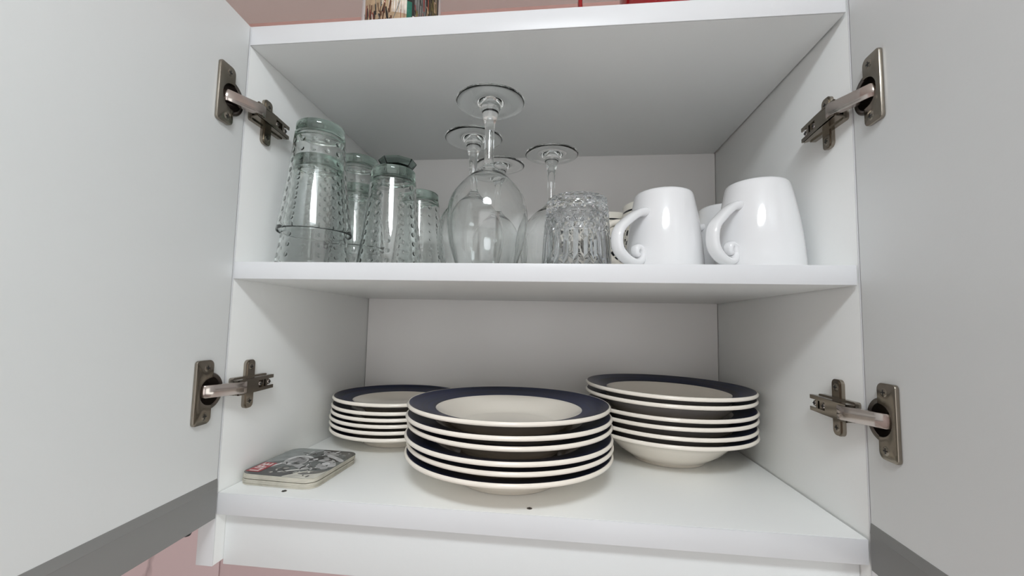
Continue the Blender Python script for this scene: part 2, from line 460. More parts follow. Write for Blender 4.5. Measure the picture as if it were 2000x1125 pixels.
def make_hinge(s, zc):
    """concealed cup hinge: mounting plate on the side panel, arm, crank link and cup on the door"""
    P = dmap(s)
    def W(y, x, z): return Vector((s * (H2 - x), y, zc + z))     # y depth, x out of the side panel
    # arm body (channel with a slot and a notched end)
    bm = bmesh.new()
    def wbox(y0, y1, x0, x1, z0, z1, bev=.0008):
        xa, xb = sorted((s * (H2 - x0), s * (H2 - x1)))
        bm_box(bm, xa, xb, y0, y1, zc + z0, zc + z1, bev)
    # the front face of the channel is inclined: narrow towards the rear
    def cheek(z0, z1):
        pts = [(-.001, .0155), (.012, .0150), (.052, .0105), (.055, .0080), (.050, .0035), (.002, .0050)]
        vv = [[bm.verts.new(W(y, x, z)) for y, x in pts] for z in (z0, z1)]
        bm.faces.new(vv[0]); bm.faces.new(vv[1][::-1])
        for i in range(6):
            j = (i + 1) % 6; bm.faces.new((vv[0][i], vv[0][j], vv[1][j], vv[1][i]))
    cheek(-.0072, -.0058); cheek(.0058, .0072)
    def face(y0, y1, z0, z1):
        def xs(y): return .0155 - max(0, (y - .010)) * .0045 / .042
        vv = []
        for dx in (0, -.0014):
            vv.append([bm.verts.new(W(y, xs(y) + dx, z)) for y, z in ((y0, z0), (y1, z0), (y1, z1), (y0, z1))])
        bm.faces.new(vv[0]); bm.faces.new(vv[1][::-1])
        for i in range(4):
            j = (i + 1) % 4; bm.faces.new((vv[0][i], vv[0][j], vv[1][j], vv[1][i]))
    face(-.001, .0285, -.0072, .0072)
    face(.0285, .0545, -.0072, -.0036); face(.0285, .0545, .0036, .0072)
    face(.0400, .0435, -.0036, .0036)
    hinge = bm_obj('hinge', bm, M_STEEL, None, angle=25)
    cpart(hinge)
    # mounting plate with two wings
    V, F = [], []
    out = [(-.010, .020), (-.010, -.010)]
    wing = rounded_rect(.0225, .0355, -.0245, .0245, .0045)
    v1, f1 = prism(wing, 0.0, .0028, lambda y, z, x: W(y, x, z))
    bar = rounded_rect(.004, .052, -.0085, .0085, .002)
    v2, f2 = prism(bar, 0.0, .0045, lambda y, z, x: W(y, x, z))
    rib = rounded_rect(.0245, .0335, -.0235, .0235, .0035)
    v3, f3 = prism(rib, .0028, .0036, lambda y, z, x: W(y, x, z))
    V = v1 + v2 + v3
    F = f1 + [tuple(i + len(v1) for i in f) for f in f2] + [tuple(i + len(v1) + len(v2) for i in f) for f in f3]
    bm = bmesh.new(); bv = [bm.verts.new(v) for v in V]
    for f in F: bm.faces.new([bv[i] for i in f])
    bm_obj('mounting_plate', bm, M_STEEL, hinge, angle=25)
    ax = (-s, 0, 0)
    for z in (-.0175, .0175): screw(W(.029, .0036, z), ax, .0034, hinge, M_STEEL, h=.0006)
    screw(W(.0325, .0100, 0), ax, .0030, hinge, M_STEEL2, h=.0028)
    screw(W(.0485, .0085, 0), ax, .0031, hinge, M_STEEL2, h=.0022)
    # crank link from the arm to the cup
    fl = lambda q0, q1, n_: [q0.lerp(q1, k / n_) for k in range(n_)]
    k0 = P(.0270, -.0065, 0); k1 = P(.0245, .0015, 0); k2 = Vector((s * (H2 - .0163), .0030, 0)); k3 = Vector((s * (H2 - .0152), .0080, 0))
    path = fl(k0, k1, 3) + fl(k1, k2, 4) + [k2, k2.lerp(k3, .5), k3]
    V, F = [], []
    N = len(path); hz = .0056
    sect = [(-hz, .0008), (-hz + .0006, .0012), (hz - .0006, .0012), (hz, .0008), (hz, -.0042), (hz - .0011, -.0042), (hz - .0011, -.0004), (-hz + .0011, -.0004), (-hz + .0011, -.0042), (-hz, -.0042)]
    m_ = len(sect)
    for k, p in enumerate(path):
        t = (path[min(k + 1, N - 1)] - path[max(k - 1, 0)]).normalized()
        nrm = Vector((t.y, -t.x, 0)) * s
        if nrm.dot(Vector((-s, -.6, 0))) < 0: nrm = -nrm
        for dz, dn in sect: V.append(p + nrm * dn + Vector((0, 0, zc + dz)))
    for k in range(N - 1):
        for i in range(m_):
            j = (i + 1) % m_; F.append((k * m_ + i, k * m_ + j, (k + 1) * m_ + j, (k + 1) * m_ + i))
    F += [tuple(range(m_ - 1, -1, -1)), tuple((N - 1) * m_ + i for i in range(m_))]
    bm = bmesh.new(); bv = [bm.verts.new(v) for v in V]
    for f in F: bm.faces.new([bv[i] for i in f])
    lk = bm_obj('link', bm, M_STEEL2, hinge, angle=35)
    lk['label'] = 'bright polished crank link'
    # cup: ring standing proud, bowl sunk into the door
    prof = [(.0157, .0004), (.0168, .0004), (.0168, .0014), (.0160, .0021), (.0142, .0021), (.0132, .0012), (.0126, -.0085), (0, -.0090)]
    V, F = lathe(prof, 48)
    V = [P(.020 + v[0], v[2], zc + v[1]) for v in V]
    bm = bmesh.new(); bv = [bm.verts.new(v) for v in V]
    for f in F: bm.faces.new([bv[i] for i in f])
    bmesh.ops.recalc_face_normals(bm, faces=bm.faces[:])
    bm_obj('cup', bm, M_DARKSTEEL, hinge, angle=35)
    # flange with a D-shaped opening
    u0, u1, hh, r = .0176, .0374, .0285, .0055
    outl = []
    for cx, cz, a0 in ((u1 - r * .8, hh - r * .8, PI / 2), ):
        pass
    def arc(cx, cz, rr, a0, a1, n=7): return [(cx + rr * cos(a0 + (a1 - a0) * k / n), cz + rr * sin(a0 + (a1 - a0) * k / n)) for k in range(n + 1)]
    outl += arc(u0 + r, -hh + r, r, PI, 1.5 * PI) + arc(u1 - .003, -hh + .003, .003, 1.5 * PI, 2 * PI)
    outl += arc(u1 - .003, hh - .003, .003, 0, PI / 2) + arc(u0 + r, hh - r, r, PI / 2, PI)
    # notch from (u0, +11) round to (u0, -11)
    outl += [(u0, .0122)] + arc(.0200, 0, .0122, PI / 2, -PI / 2, 14) + [(u0, -.0122)]
    V, F = prism(outl, 0.0002, .0031, lambda u, z, w: P(u, w, zc + z))
    bm = bmesh.new(); bv = [bm.verts.new(v) for v in V]
    for f in F: bm.faces.new([bv[i] for i in f])
    bmesh.ops.recalc_face_normals(bm, faces=bm.faces[:])
    es = [e for e in bm.edges if len(e.link_faces) == 2 and any(len(f.verts) > 6 for f in e.link_faces)]
    bmesh.ops.bevel(bm, geom=es, offset=.0006, segments=2, profile=.5, affect='EDGES')
    bmesh.ops.triangulate(bm, faces=[f for f in bm.faces if len(f.verts) > 4])
    bm_obj('flange', bm, M_STEEL, hinge, angle=25)
    dwv = P(0, 1, 0) - P(0, 0, 0)
    for z in (-.0215, .0215): screw(P(.0255, .0031, zc + z), dwv, .0034, hinge, M_STEEL, h=.0006)
    return hinge

for s in (-1, 1):
    dr = make_door(s)
    for zc in HZ[s]: make_hinge(s, zc)
Pl = dmap(-1)
V, F = lathe([(0, -.0025), (.003, -.0022), (.004, 0)], 16)
p0 = Pl(.027, -.0035, ZD0 - .0012)
# small black bumper under the left door
mobj('bumper', [Vector(v) + p0 for v in V], F, M_RUBBER, dr)

# ------------------------------------------------------------------ glass tumblers (upside down: rim at z = 0, base on top)
TH, TRR, TRB = 0.1225, 0.0388, 0.0255
def tumbler_mesh():
    n, cols, rows = 312, 13, 9
    prof = []
    def ro(z):
        t = z / TH
        return TRR + (TRB - TRR) * t - 0.0014 * sin(PI * t)
    outer = [(ro(z), z) for z in [0.0012 + k * (TH - .012 - .0012) / 24 for k in range(25)]]
    base = [(TRB - .0010, TH - .0106), (TRB - .0008, TH - .0099), (TRB - .0003, TH - .0088), (TRB, TH - .004), (TRB - .0003, TH - .0012),
            (TRB - .0012, TH), (TRB - .004, TH), (0, TH)]
    inner0 = [(0, TH - .0125), (TRB - .008, TH - .0125), (TRB - .0045, TH - .0138), (ro(TH - .018) - .0019, TH - .018)]
    i0 = len(outer) + len(base) + len(inner0)
    inner = [(ro(z) - .0019, z) for z in [TH - .018 - k * (TH - .022) / 140 for k in range(1, 141)]]
    i1 = i0 + len(inner)
    inner += [(ro(.002) - .0018, .002), (ro(0) - .0017, .0007), (ro(0) - .0011, .0001), (ro(0) - .0004, .0003)]
    prof = outer + base + inner0 + inner + [outer[0]]
    V, F, rings = [], [], []
    for idx, (r, z) in enumerate(prof):
        if idx == len(prof) - 1: rings.append(rings[0]); break
        if r < 1e-7:
            V.append((0, 0, z)); rings.append([len(V) - 1]); continue
        ring = []
        for i in range(n):
            t = 2 * PI * i / n; rr = r
            if i0 <= idx < i1:
                cth = (t * cols / (2 * PI) + .5) % 1.0 - .5
                arc_ = cth * 2 * PI / cols * r
                rz = (z - .0105) / .0110
                k = round(rz)
                if 0 <= k < rows:
                    dz = (rz - k) * .0110
                    d2 = (arc_ * arc_ + dz * dz) / (.0026 ** 2)
                    if d2 < 1: rr -= .0008 * (1 - d2)
            V.append((rr * cos(t), rr * sin(t), z)); ring.append(len(V) - 1)
        rings.append(ring)
    for a, b_ in zip(rings[:-1], rings[1:]):
        if len(a) == 1 and len(b_) == 1: continue
        for i in range(n):
            j = (i + 1) % n
            if len(a) == 1: F.append((a[0], b_[j], b_[i]))
            elif len(b_) == 1: F.append((a[i], a[j], b_[0]))
            else: F.append((a[i], a[j], b_[j], b_[i]))
    return V, F
V, F = tumbler_mesh()
GT = 'hobnail tumblers on the middle shelf'
TSTEP = 0.0385
tumblers = [
    ((-.234, .0545, 0), 0.10, 'lower tumbler of the front stacked pair of green-tinted hobnail glasses, by the left hinge'),
    ((-.234, .0545, TSTEP), 0.22, 'upper tumbler of the front stacked pair of hobnail glasses, by the left hinge'),
    ((-.234, .147, 0), 0.31, 'lower tumbler of the rear stacked pair of hobnail glasses, half hidden'),
    ((-.234, .147, TSTEP), 0.05, 'upper tumbler of the rear stacked pair of hobnail glasses, behind the front pair'),
    ((-.161, .090, 0), 0.16, 'single upturned hobnail tumbler with a dark octagonal dish on its base'),
    ((-.157, .176, 0), 0.27, 'single upturned hobnail tumbler farther back beside the wine glasses'),
]
t0 = None
for loc, rz, lab in tumblers:
    if t0 is None: t0 = o = mobj('tumbler', V, F, M_GREENGLASS, angle=60, loc=loc, rotz=rz)
    else: o = dup(t0, loc, (0, 0, rz))
    tag(o, lab, 'glass', GT)

# octagonal dish standing on the single tumbler
def octo(name, prof, mat, parent=None, loc=None, rotz=0):
    V, F = lathe(prof, 8)
    return mobj(name, V, F, mat, parent, smooth=False, loc=loc, rotz=rotz)
dish = tag(octo('octagonal_dish', [(0, .0004), (.0135, .0), (.0150, .0008), (.0215, .0100), (.0222, .0112), (.0222, .0124), (.0210, .0127), (.0165, .0060), (.0120, .0042), (0, .0040)],
                M_SMOKE, loc=(-.158, .093, TH + .0002), rotz=PI / 8), 'dark octagonal glass dish on top of the single hobnail tumbler', 'dish')

# ------------------------------------------------------------------ wine glasses (upside down)
WH, WF = 0.1785, 0.0365
bowl_pts = [(.0310, 0.0), (.0330, .008), (.0368, .020), (.0393, .0305), (.0415, .0455), (.0416, .0570), (.0385, .0730), (.0315, .0845), (.0215, .0955), (.0120, .1030), (.0068, .1085)]
def bowl_r(z, pts=bowl_pts):
    for (r0, z0), (r1, z1) in zip(pts[:-1], pts[1:]):
        if z0 <= z <= z1: return r0 + (r1 - r0) * (z - z0) / (z1 - z0)
sp_ = spline([(r, z, 0) for r, z in bowl_pts], 6)
outer = [(p.x, p.y) for p in sp_]
tb = 0.0011
inner_pts = [(r - tb - .0006 * (z / .1), z) for r, z in bowl_pts[:-2]] + [(.0085, .1020), (.0040, .1040)]
inn = [(p.x, p.y) for p in spline([(r, z, 0) for r, z in inner_pts], 6)]
bowl_prof = [(0, .1043)] + inn[::-1][0:-1] + [(outer[0][0] - tb, .0004), (outer[0][0] - tb * .5, 0.0)] + outer
stem_prof = [(p.x, p.y) for p in spline([(outer[-1][0], outer[-1][1], 0), (.0054, .1130, 0), (.0049, .1220, 0), (.0048, .1350, 0), (.0050, .1460, 0), (.0056, .1530, 0), (.0070, .1600, 0), (.0088, .1665, 0), (.0104, .1708, 0)], 5)]
foot_prof = [stem_prof[-1], (.0118, .1736), (.0136, .1753), (.0160, .1764), (.0190, .1772), (.0240, .1775), (.0300, .1776), (WF - .0003, .1777), (WF - .0001, .1779), (WF, WH - .0004), (WF - .0003, WH - .0001), (.034, WH), (.026, WH), (.016, WH - .0002), (.008, WH - .0012), (0, WH - .0016)]
wine0 = empty('wine_glass', (-.0395, .0455, 0))
full = bowl_prof + stem_prof[1:] + foot_prof[1:]
def prof_normal(k):
    nr = nz_ = 0.0
    for a_, b2 in ((k - 1, k), (k, k + 1)):
        if a_ < 0 or b2 >= len(full): continue
        dr, dz = full[b2][0] - full[a_][0], full[b2][1] - full[a_][1]
        l_ = math.hypot(dr, dz) or 1.0
        nr += dz / l_; nz_ -= dr / l_
    l_ = math.hypot(nr, nz_) or 1.0
    return nr / l_, nz_ / l_
k0_ = 0
for nm, pr in (('bowl', bowl_prof), ('stem', stem_prof), ('foot', foot_prof)):
    V, F = lathe(pr, 96)
    g_ = mobj(nm, V, F, M_CLEAR, wine0, angle=0)
    # normals of the whole outline, so that the glass runs on without a seam between the parts
    nn = []
    for q, (r_, z_) in enumerate(pr):
        nr, nz_ = prof_normal(k0_ + q)
        if r_ < 1e-7: nn.append((0, 0, 1.0 if nz_ > 0 else -1.0))
        else: nn += [(nr * cos(2 * PI * i / 96), nr * sin(2 * PI * i / 96), nz_) for i in range(96)]
    g_.data.normals_split_custom_set_from_vertices(nn)
    k0_ += len(pr) - 1
GW = 'upturned wine glasses'
tag(wine0, 'largest upturned wine glass at the shelf front, between tumblers and cut glass', 'glass', GW)
for loc, lab in (((-.0735, .129, 0), 'upturned wine glass behind the front one and left of its stem'),
                 ((-.052, .219, 0), 'rearmost upturned wine glass, its foot seen low beside the front stem'),
                 ((.0246, .184, 0), 'upturned wine glass standing behind the cut glass tumbler')):
    tag(dup(wine0, loc), lab, 'glass', GW)

# ------------------------------------------------------------------ cut glass tumbler (upside down)
CH, CRT, CRB = 0.0843, 0.0335, 0.0384
def cut_mod(r, z, t):
    if r < .028: return r
    k = 22
    w = abs(((t * k / (2 * PI)) % 1.0) - .5) * 2           # 0 in the middle of a flute, 1 on the ridge
    amt = 1.0 if z > .018 else max(0.0, z / .018)
    if z > CH - .007: w2 = w; return r - .0016 * (1 - w2) * 1.3
    if z > CH - .0115: return r - .0004                    # plain ring under the notched edge
    # diamond cuts above long flutes
    if z > CH - .040:
        a_ = t * k / (2 * PI); sl = (z - CH + .040) / .0135
        d1 = abs(((a_ + sl) % 1.0) - .5) * 2; d2 = abs(((a_ - sl) % 1.0) - .5) * 2
        return r - .0017 * (1 - max(d1, d2))
    return r - .0019 * (1 - w) * amt
def cro(z): 
    t = z / CH
    return CRB + (CRT - CRB) * t ** 1.3
outer = [(cro(z), z) for z in [.0008 + k * (CH - .010) / 120 for k in range(121)]]
outer += [(cro(CH) - .0012, CH - .0085), (cro(CH) - .0006, CH - .0068), (cro(CH), CH - .004), (cro(CH) - .0012, CH - .0008), (cro(CH) - .003, CH), (.026, CH - .001), (.020, CH - .002), (0, CH - .0024)]
def cut_outer(r, z, t): return cut_mod(r, z, t)
inner = [(0, CH - .014), (.022, CH - .0142), (.0272, CH - .018)] + [(cro(z) - .0045, z) for z in [CH - .022 - k * (CH - .026) / 10 for k in range(11)]] + [(cro(0) - .0026, .0012), (cro(0) - .0012, .0001)]
Vo, Fo = lathe(outer, 264, cut_outer)
Vi, Fi = lathe(inner, 264)
prof_n = 264
V = Vo + Vi; off = len(Vo)
F = Fo + [tuple(i + off for i in f) for f in Fi]
last = off + len(Vi) - prof_n
F += [(last + i, last + (i + 1) % prof_n, (i + 1) % prof_n, i) for i in range(prof_n)]
tag(mobj('cut_tumbler', V, F, M_CUT, angle=18, loc=(.0543, .085, 0)), 'short cut-crystal tumbler upturned beside the white mugs', 'glass')

# ------------------------------------------------------------------ white mugs (upside down)
def mug_mesh(h, rb, rt):
    def rr(t): return rt + (rb - rt) * (1 - t ** 1.75) if t < 1 else rt
    pts = []
    for k in range(26):
        t = k / 25 * .965
        pts.append((rr(t), .0008 + t * (h - .0008)))
    rl, zl = pts[-1]
    outer = pts + [(rl - .0012, h - .0012), (rl - .0030, h - .0001), (rl - .005, h), (rl - .0065, h - .0012), (0, h - .0018)]
    inner = [(0, h - .007), (rl - .009, h - .0075), (rl - .005, h - .012)] + [(r - .0042, z) for r, z in pts[::-1][3:-1]] + [(rb - .003, .0008), (rb - .0012, 0.0), (rb, .0008)]
    return lathe(outer + inner, 96)
def handle_mesh(h, rb, rt, k=1.0):
    def body(z):
        t = min(z / h, .96); return rt + (rb - rt) * (1 - t ** 1.75)
    q = h / .0926
    raw = [(-.006, .0660), (.003, .0650), (.012, .0610), (.0235, .0525), (.0325, .0415), (.0362, .0305), (.0338, .0200), (.0245, .0125), (.0130, .0090), (.0040, .0105), (-.0010, .0165), (.0005, .0230), (.0050, .0258), (.0085, .0235), (.0082, .0190), (.0050, .0175)]
    path = spline([((body(z * q) if z > .045 else rb * .985) + u * k, 0, z * q) for u, z in raw], 5)
    return ribbon_tube(path, (0, 1, 0), .0064, .0042, 20, lambda f: 1.0 + .25 * max(0, 1 - f / .12) if f < .62 else 1.0 - .35 * (f - .62) / .38)
GM = 'white upturned mugs with scroll handles'
mugs = [((.1465, .082, 0), .0880, .0400, .0296, 34, 'white upturned mug with scroll handle, next to the cut glass tumbler'),
        ((.2365, .070, 0), .0928, .0408, .0288, 31, 'white upturned mug with scroll handle, nearest the right side panel'),
        ((.2380, .156, 0), .0928, .0400, .0288, 50, 'white mug half hidden between and behind the two front white mugs')]
for loc, h, rb, rt, ang, lab in mugs:
    V, F = mug_mesh(h, rb, rt)
    vx, vy = .03 - loc[0], -.3727 - loc[1]
    base = math.atan2(vy, vx) - math.radians(ang)     # handle swings from the viewer's side to the left
    o = mobj('mug', V, F, M_MUG, angle=50, loc=loc, rotz=base)
    V, F = handle_mesh(h, rb, rt, .84 if ang == 31 else 1.0)
    mobj('handle', V, F, M_MUG, o, angle=60)
    tag(o, lab, 'mug', GM)

# cream patterned mugs behind
def pat_mug(loc, rotz, lab):
    h, r = .105, .0395
    prof = [(0, .002), (r - .006, .002), (r - .004, 0), (r - .001, .001), (r, .006), (r, h - .002), (r - .0012, h), (r - .0028, h - .001), (r - .0035, h - .004), (r - .0035, .008), (0, .0065)]
    V, F = lathe(prof, 96)
    o = mobj('patterned_mug', V, F, M_FLORAL, angle=50, loc=loc, rotz=rotz)
    path = spline([(r - .003, 0, .0785), (r + .010, 0, .0795), (r + .024, 0, .075), (r + .031, 0, .062), (r + .030, 0, .044), (r + .020, 0, .030), (r + .006, 0, .022), (r - .003, 0, .021)], 6)
    V, F = ribbon_tube(path, (0, 1, 0), .0062, .0045, 16)
    mobj('handle', V, F, M_CREAM, o, angle=60)['label'] = 'plain cream handle'
    return tag(o, lab, 'mug', 'cream mugs with black print')
pat_mug((.1600, .186, 0), PI + .30, 'cream mug with black print, directly behind the left white mug')
pat_mug((.1045, .2480, 0), PI - .9, 'cream mug with black print, rearmost, seen beside the cut glass tumbler')

# ------------------------------------------------------------------ plates and bowls
def plate_meshes(r, hgt, rf, well, band_in, deep):
    """closed dish profile + rim band lying on its upper side"""
    th = .0034
    if deep:
        under = [(0, .0022), (rf - .005, .0022), (rf - .0035, 0), (rf - .0005, 0), (rf + .0006, .0028), (.50 * r, .0056), (.62 * r, .0140), (.735 * r, .0252), (.80 * r, .0302), (.86 * r, .0334), (r - .004, hgt - .0043)]
    else:
        under = [(0, .0022), (rf - .005, .0022), (rf - .0035, 0), (rf - .0005, 0), (rf + .002, .0035), (rf + (.74 * r - rf) * .5, hgt * .33), (.74 * r, hgt - .0105), (r - .004, hgt - .0045)]
    rim = [(r - .0010, hgt - .0042), (r - .0001, hgt - .0031), (r, hgt - .0020), (r - .0005, hgt - .0008), (r - .0016, hgt)]
    upper_rim = [(r - .0016, hgt), (r - .0030, hgt - .0004), (r * .93, hgt - (.0022 if not deep else .0015)), (r * .84, hgt - (.0046 if not deep else .0038)), (band_in * r, hgt - (.0072 if not deep else .0076))]
    zi = .0058
    if deep:
        inner = [(.70 * r, .0290), (.62 * r, .0208), (.50 * r, .0116), (.44 * r, .0079), (.40 * r, .0073), (.28 * r, .0066), (0, .0062)]
    else:
        inner = [(band_in * r - .003, hgt - .0098), (well * r + .004, zi + (hgt - .012 - zi) * .35), (well * r, zi + .001), (well * r - .004, zi), (0, zi - .0003)]
    V, F = lathe(under + rim + upper_rim[1:] + inner, 128)
    e = .00018
    band = [(r - .0024, hgt - .0002 + e), (r - .0030, hgt - .0004 + e)] + [(a, b_ + e) for a, b_ in upper_rim[2:]]
    band += [(band[-1][0], band[-1][1] - 2 * e)]
    VB, FB = lathe(band, 128)
    return (V, F), (VB, FB)
def dish_stack(name, cat, meshes, items, group, labels):
    first = None
    for (x, y, z, a, b_), lab in zip(items, labels):
        rot = (math.atan(b_), -math.atan(a), random.random() * 6.28)
        if first is None:
            o = mobj(name, *meshes[0], M_CREAM, angle=45, loc=(x, y, z))
            mobj('rim_band', *meshes[1], M_NAVY, o, angle=60)['label'] = 'glossy navy blue rim band'
            first = o
        else:
            o = dup(first, (x, y, z))
        o.rotation_mode = 'XYZ'
        # tilt about the world axes after the spin
        o.rotation_euler = (Matrix.Rotation(math.atan(b_), 3, 'X') @ Matrix.Rotation(-math.atan(a), 3, 'Y') @ Matrix.Rotation(rot[2], 3, 'Z')).to_euler()
        tag(o, lab, cat, group)
ORD = ['bottom', 'second from bottom', 'third from bottom', 'fourth from bottom', 'fifth from bottom', 'topmost']
# middle stack (front)
rm, hm = .112, .0310
zm = [.0323, .0405, .0490, .0608, .0688, .0792]
off = [(.0004, -.003, -.006, .004), (.0010, .0004, -.003, .006), (-.0001, -.004, -.006, -.004), (.0003, .0020, -.003, .004), (-.0003, -.0012, .002, -.008), (-.0012, .0040, .001, -.010)]
items = [(-.0173 + o[0], .0962 + o[1], ZB + z - hm, o[2], o[3]) for z, o in zip(zm, off)]
items[0] = (*items[0][:2], ZB + .0003, 0, 0)
dish_stack('dinner_plate', 'plate', plate_meshes(rm, hm, .056, .53, .725, False), items, 'navy-rimmed dinner plates, middle stack',
           ['%s navy-rimmed cream plate of the large middle stack' % k for k in ORD])
# left stack
rl, hl = .0885, .0225
zl = [.0228, .0310, .0385, .0458, .0535, .0635]
items = [(-.1890 + dx, .2075 + dy, ZB + z - hl, a, b_) for z, (dx, dy, a, b_) in zip(zl, [(0, 0, 0, 0), (-.0006, 0, -.004, -.002), (-.001, 0, -.004, -.006), (0, .001, -.003, -.006), (.0005, .001, -.002, -.008), (.0015, .001, 0, -.010)])]
items[0] = (*items[0][:2], ZB + .0003, 0, 0)
dish_stack('side_plate', 'plate', plate_meshes(rl, hl, .046, .50, .705, False), items, 'navy-rimmed side plates, left stack',
           ['%s navy-rimmed small plate of the left rear stack' % k for k in ORD])
# right stack of soup bowls
rb_, hb = .1030, .0405
zr = [.0408, .0500, .0602, .0692, .0828, .0922]
items = [(.1765 + dx, .1925 + dy, ZB + z - hb, a, b_) for z, (dx, dy, a, b_) in zip(zr, [(.001, 0, 0, 0), (0, 0, -.006, .001), (.001, 0, .002, 0), (.001, 0, -.004, .002), (0, 0, -.010, -.002), (0, -.0005, -.014, .004)])]
items[0] = (*items[0][:2], ZB + .0003, 0, 0)
dish_stack('soup_bowl', 'bowl', plate_meshes(rb_, hb, .045, .5, .735, True), items, 'navy-rimmed soup bowls, right stack',
           ['%s navy-rimmed soup bowl of the right-hand stack' % k for k in ORD])

# ------------------------------------------------------------------ coasters
cr_out = rounded_rect(-.0412, .0412, -.0440, .0440, .0125, 8)
def coaster_mesh(t=.00098):
    V, F = prism(cr_out, 0, t, lambda x, y, z: Vector((x, y, z)))
    return V, F
V, F = coaster_mesh()
first = None
NC = 9
for k in range(NC):
    gap = .0008 if k >= 5 else 0
    loc = (-.2385 + random.uniform(-.0004, .0004) + (.0006 if k >= 5 else 0), .0640 + random.uniform(-.0004, .0004), ZB + .0002 + k * .00106 + gap)
    rot = (0, math.radians(.0) if k < 5 else 0, math.radians(-2.5 + random.uniform(-.5, .5)))
    if first is None: first = o = mobj('coaster', V, F, M_CARD, smooth=False, loc=loc)
    else: o = dup(first, loc)
    o.rotation_euler = rot
    pos = ['bottom', 'second from bottom', 'third from bottom', 'fourth from bottom', 'fifth (under the gap)', 'sixth (over the gap)', 'third from top', 'second from top'][k] if k < 8 else ''
    tag(o, ('%s coaster in the small stack at the left front' % pos) if k < 8 else 'topmost coaster with a black-and-white photograph and a red label', 'coaster', 'square card coasters')
top_coaster = o
# its printed face: flat patches, local u along x (from left panel), v along y (away from the viewer)
def ellipse(cx, cy_, a, b_, rot=0, n=20):
    return [(cx + a * cos(t) * cos(rot) - b_ * sin(t) * sin(rot), cy_ + a * cos(t) * sin(rot) + b_ * sin(t) * cos(rot)) for t in [2 * PI * k / n for k in range(n)]]
greys = {}
def grey(v, tint=(1, 1, 1)):
    key = (v, tint)
    if key not in greys:
        greys[key] = noise_mat('print_ink_%d' % int(v * 1000), tuple(v * .85 * c for c in tint), tuple(v * 1.15 * c for c in tint), 90, 4, rough=.28)
    return greys[key]
mm = .001
def S(pts):
    P = [(x * mm, y * mm) for x, y in pts]; n = len(P); out = []
    for i in range(n):
        p0, p1, p2, p3 = (Vector((*P[(i + q) % n], 0)) for q in (-1, 0, 1, 2))
        for k in range(4):
            t = k / 4
            v = 0.5 * ((2 * p1) + (p2 - p0) * t + (2 * p0 - 5 * p1 + 4 * p2 - p3) * t * t + (3 * p1 - p0 - 3 * p2 + p3) * t ** 3)
            out.append((min(max(v.x, -.0407), .0407), min(max(v.y, -.0434), .0434)))
    return out
patches = [
    (rounded_rect(-.0411, .0411, -.0439, .0439, .0125, 8), .13, (.9, 1, .97)),
    (S([(-41, -8), (-20, 4), (-6, 30), (-2, 43), (-30, 43), (-41, 30)]), .26, (.92, 1, .98)),
    (S([(-2, 43), (8, 30), (30, 32), (42, 25), (41, 33), (32, 43)]), .035, (1, 1, 1)),
    (S([(-1, 38), (10, 26), (24, 27), (20, 33), (6, 40)]), .33, (1, 1, 1)),
    (S([(20, 36), (34, 26), (42, 16), (41, 26), (33, 38)]), .10, (1, .98, .9)),
    (S([(0, -2), (14, 8), (30, 2), (36, 14), (20, 22), (4, 20)]), .03, (1, 1, 1)),
    (ellipse(-.010, .002, .0125, .0155, .5), .42, (1, 1, 1)),
    (ellipse(-.008, .001, .0090, .0125, .5), .24, (1, 1, 1)),
    (S([(-23, 6), (-19, 16), (-8, 20), (2, 15), (1, 12), (-9, 16), (-17, 12), (-20, 4)]), .62, (1, 1, 1)),
    (S([(-22, -9), (-6, -12), (9, -20), (18, -18), (10, -11), (-4, -4), (-14, 0)]), .38, (1, 1, 1)),
    (S([(-34, -33), (-12, -18), (0, -23), (14, -33), (6, -43.5), (-28, -43.5)]), .05, (1, 1, 1)),
    (S([(8, -43.5), (18, -26), (40, -20), (41, -8), (41, -34), (34, -43.5)]), .66, (1, .97, .86)),
    (S([(6, -43.5), (14, -33), (22, -37), (18, -43.5)]), .60, (1, .97, .86)),
    (S([(16, -32), (28, -23), (40, -19), (36, -27), (24, -34)]), .16, (1, .97, .9)),
    (S([(-4, -29), (26, -10), (27, -12), (-2, -32)]), .60, (1, 1, .95)),
    (S([(13, 6), (17, 14), (28, 12), (36, 3), (40, -6), (34, -10), (30, -2), (22, 4)]), .46, (1, 1, 1)),
    (S([(24, -2), (36, -12), (32, -17), (20, -9)]), .40, (1, 1, 1)),
    (S([(14, 28), (30, 20), (40, 12), (38, 8), (26, 16), (14, 22)]), .48, (1, 1, 1)),
    (S([(22, 0), (27, 4), (31, -1), (27, -5)]), .68, (1, 1, 1)),
    (S([(-12, -6), (-2, -9), (0, -6), (-8, -3)]), .09, (1, 1, 1)),
    (S([(-10, 9), (-5, 6), (-4, 8), (-8, 11)]), .10, (1, 1, 1)),
    (S([(-27, -20), (-21, -9), (-19, -11), (-24, -21)]), .70, (1, 1, 1)),
]
rs = random.Random(11)
for k in range(90):
    cx_, cy2 = rs.uniform(-.016, .036), rs.uniform(-.038, .038)
    patches.append((ellipse(cx_, cy2, rs.uniform(.0012, .0045), rs.uniform(.0006, .0018), rs.uniform(0, 3.1), 8), rs.choice([.02, .05, .12, .22, .4, .6]), (1, 1, 1) if cy2 > -.02 else (1, .97, .88)))
V, F, mi, mats = [], [], [], []
zc = .00098 + .00003
for pts, v, tint in patches:
    k = len(V); zc += .0000015
    V += [(x, y, zc) for x, y in pts]; F.append(tuple(range(k, k + len(pts))))
    m = grey(v, tint)
    if m not in mats: mats.append(m)
    mi.append(mats.index(m))
pp = mobj('printed_photo', V, F, mats, top_coaster, smooth=False, mi=mi); pp['label'] = 'black-and-white photograph of people'
zr_ = zc + .00003
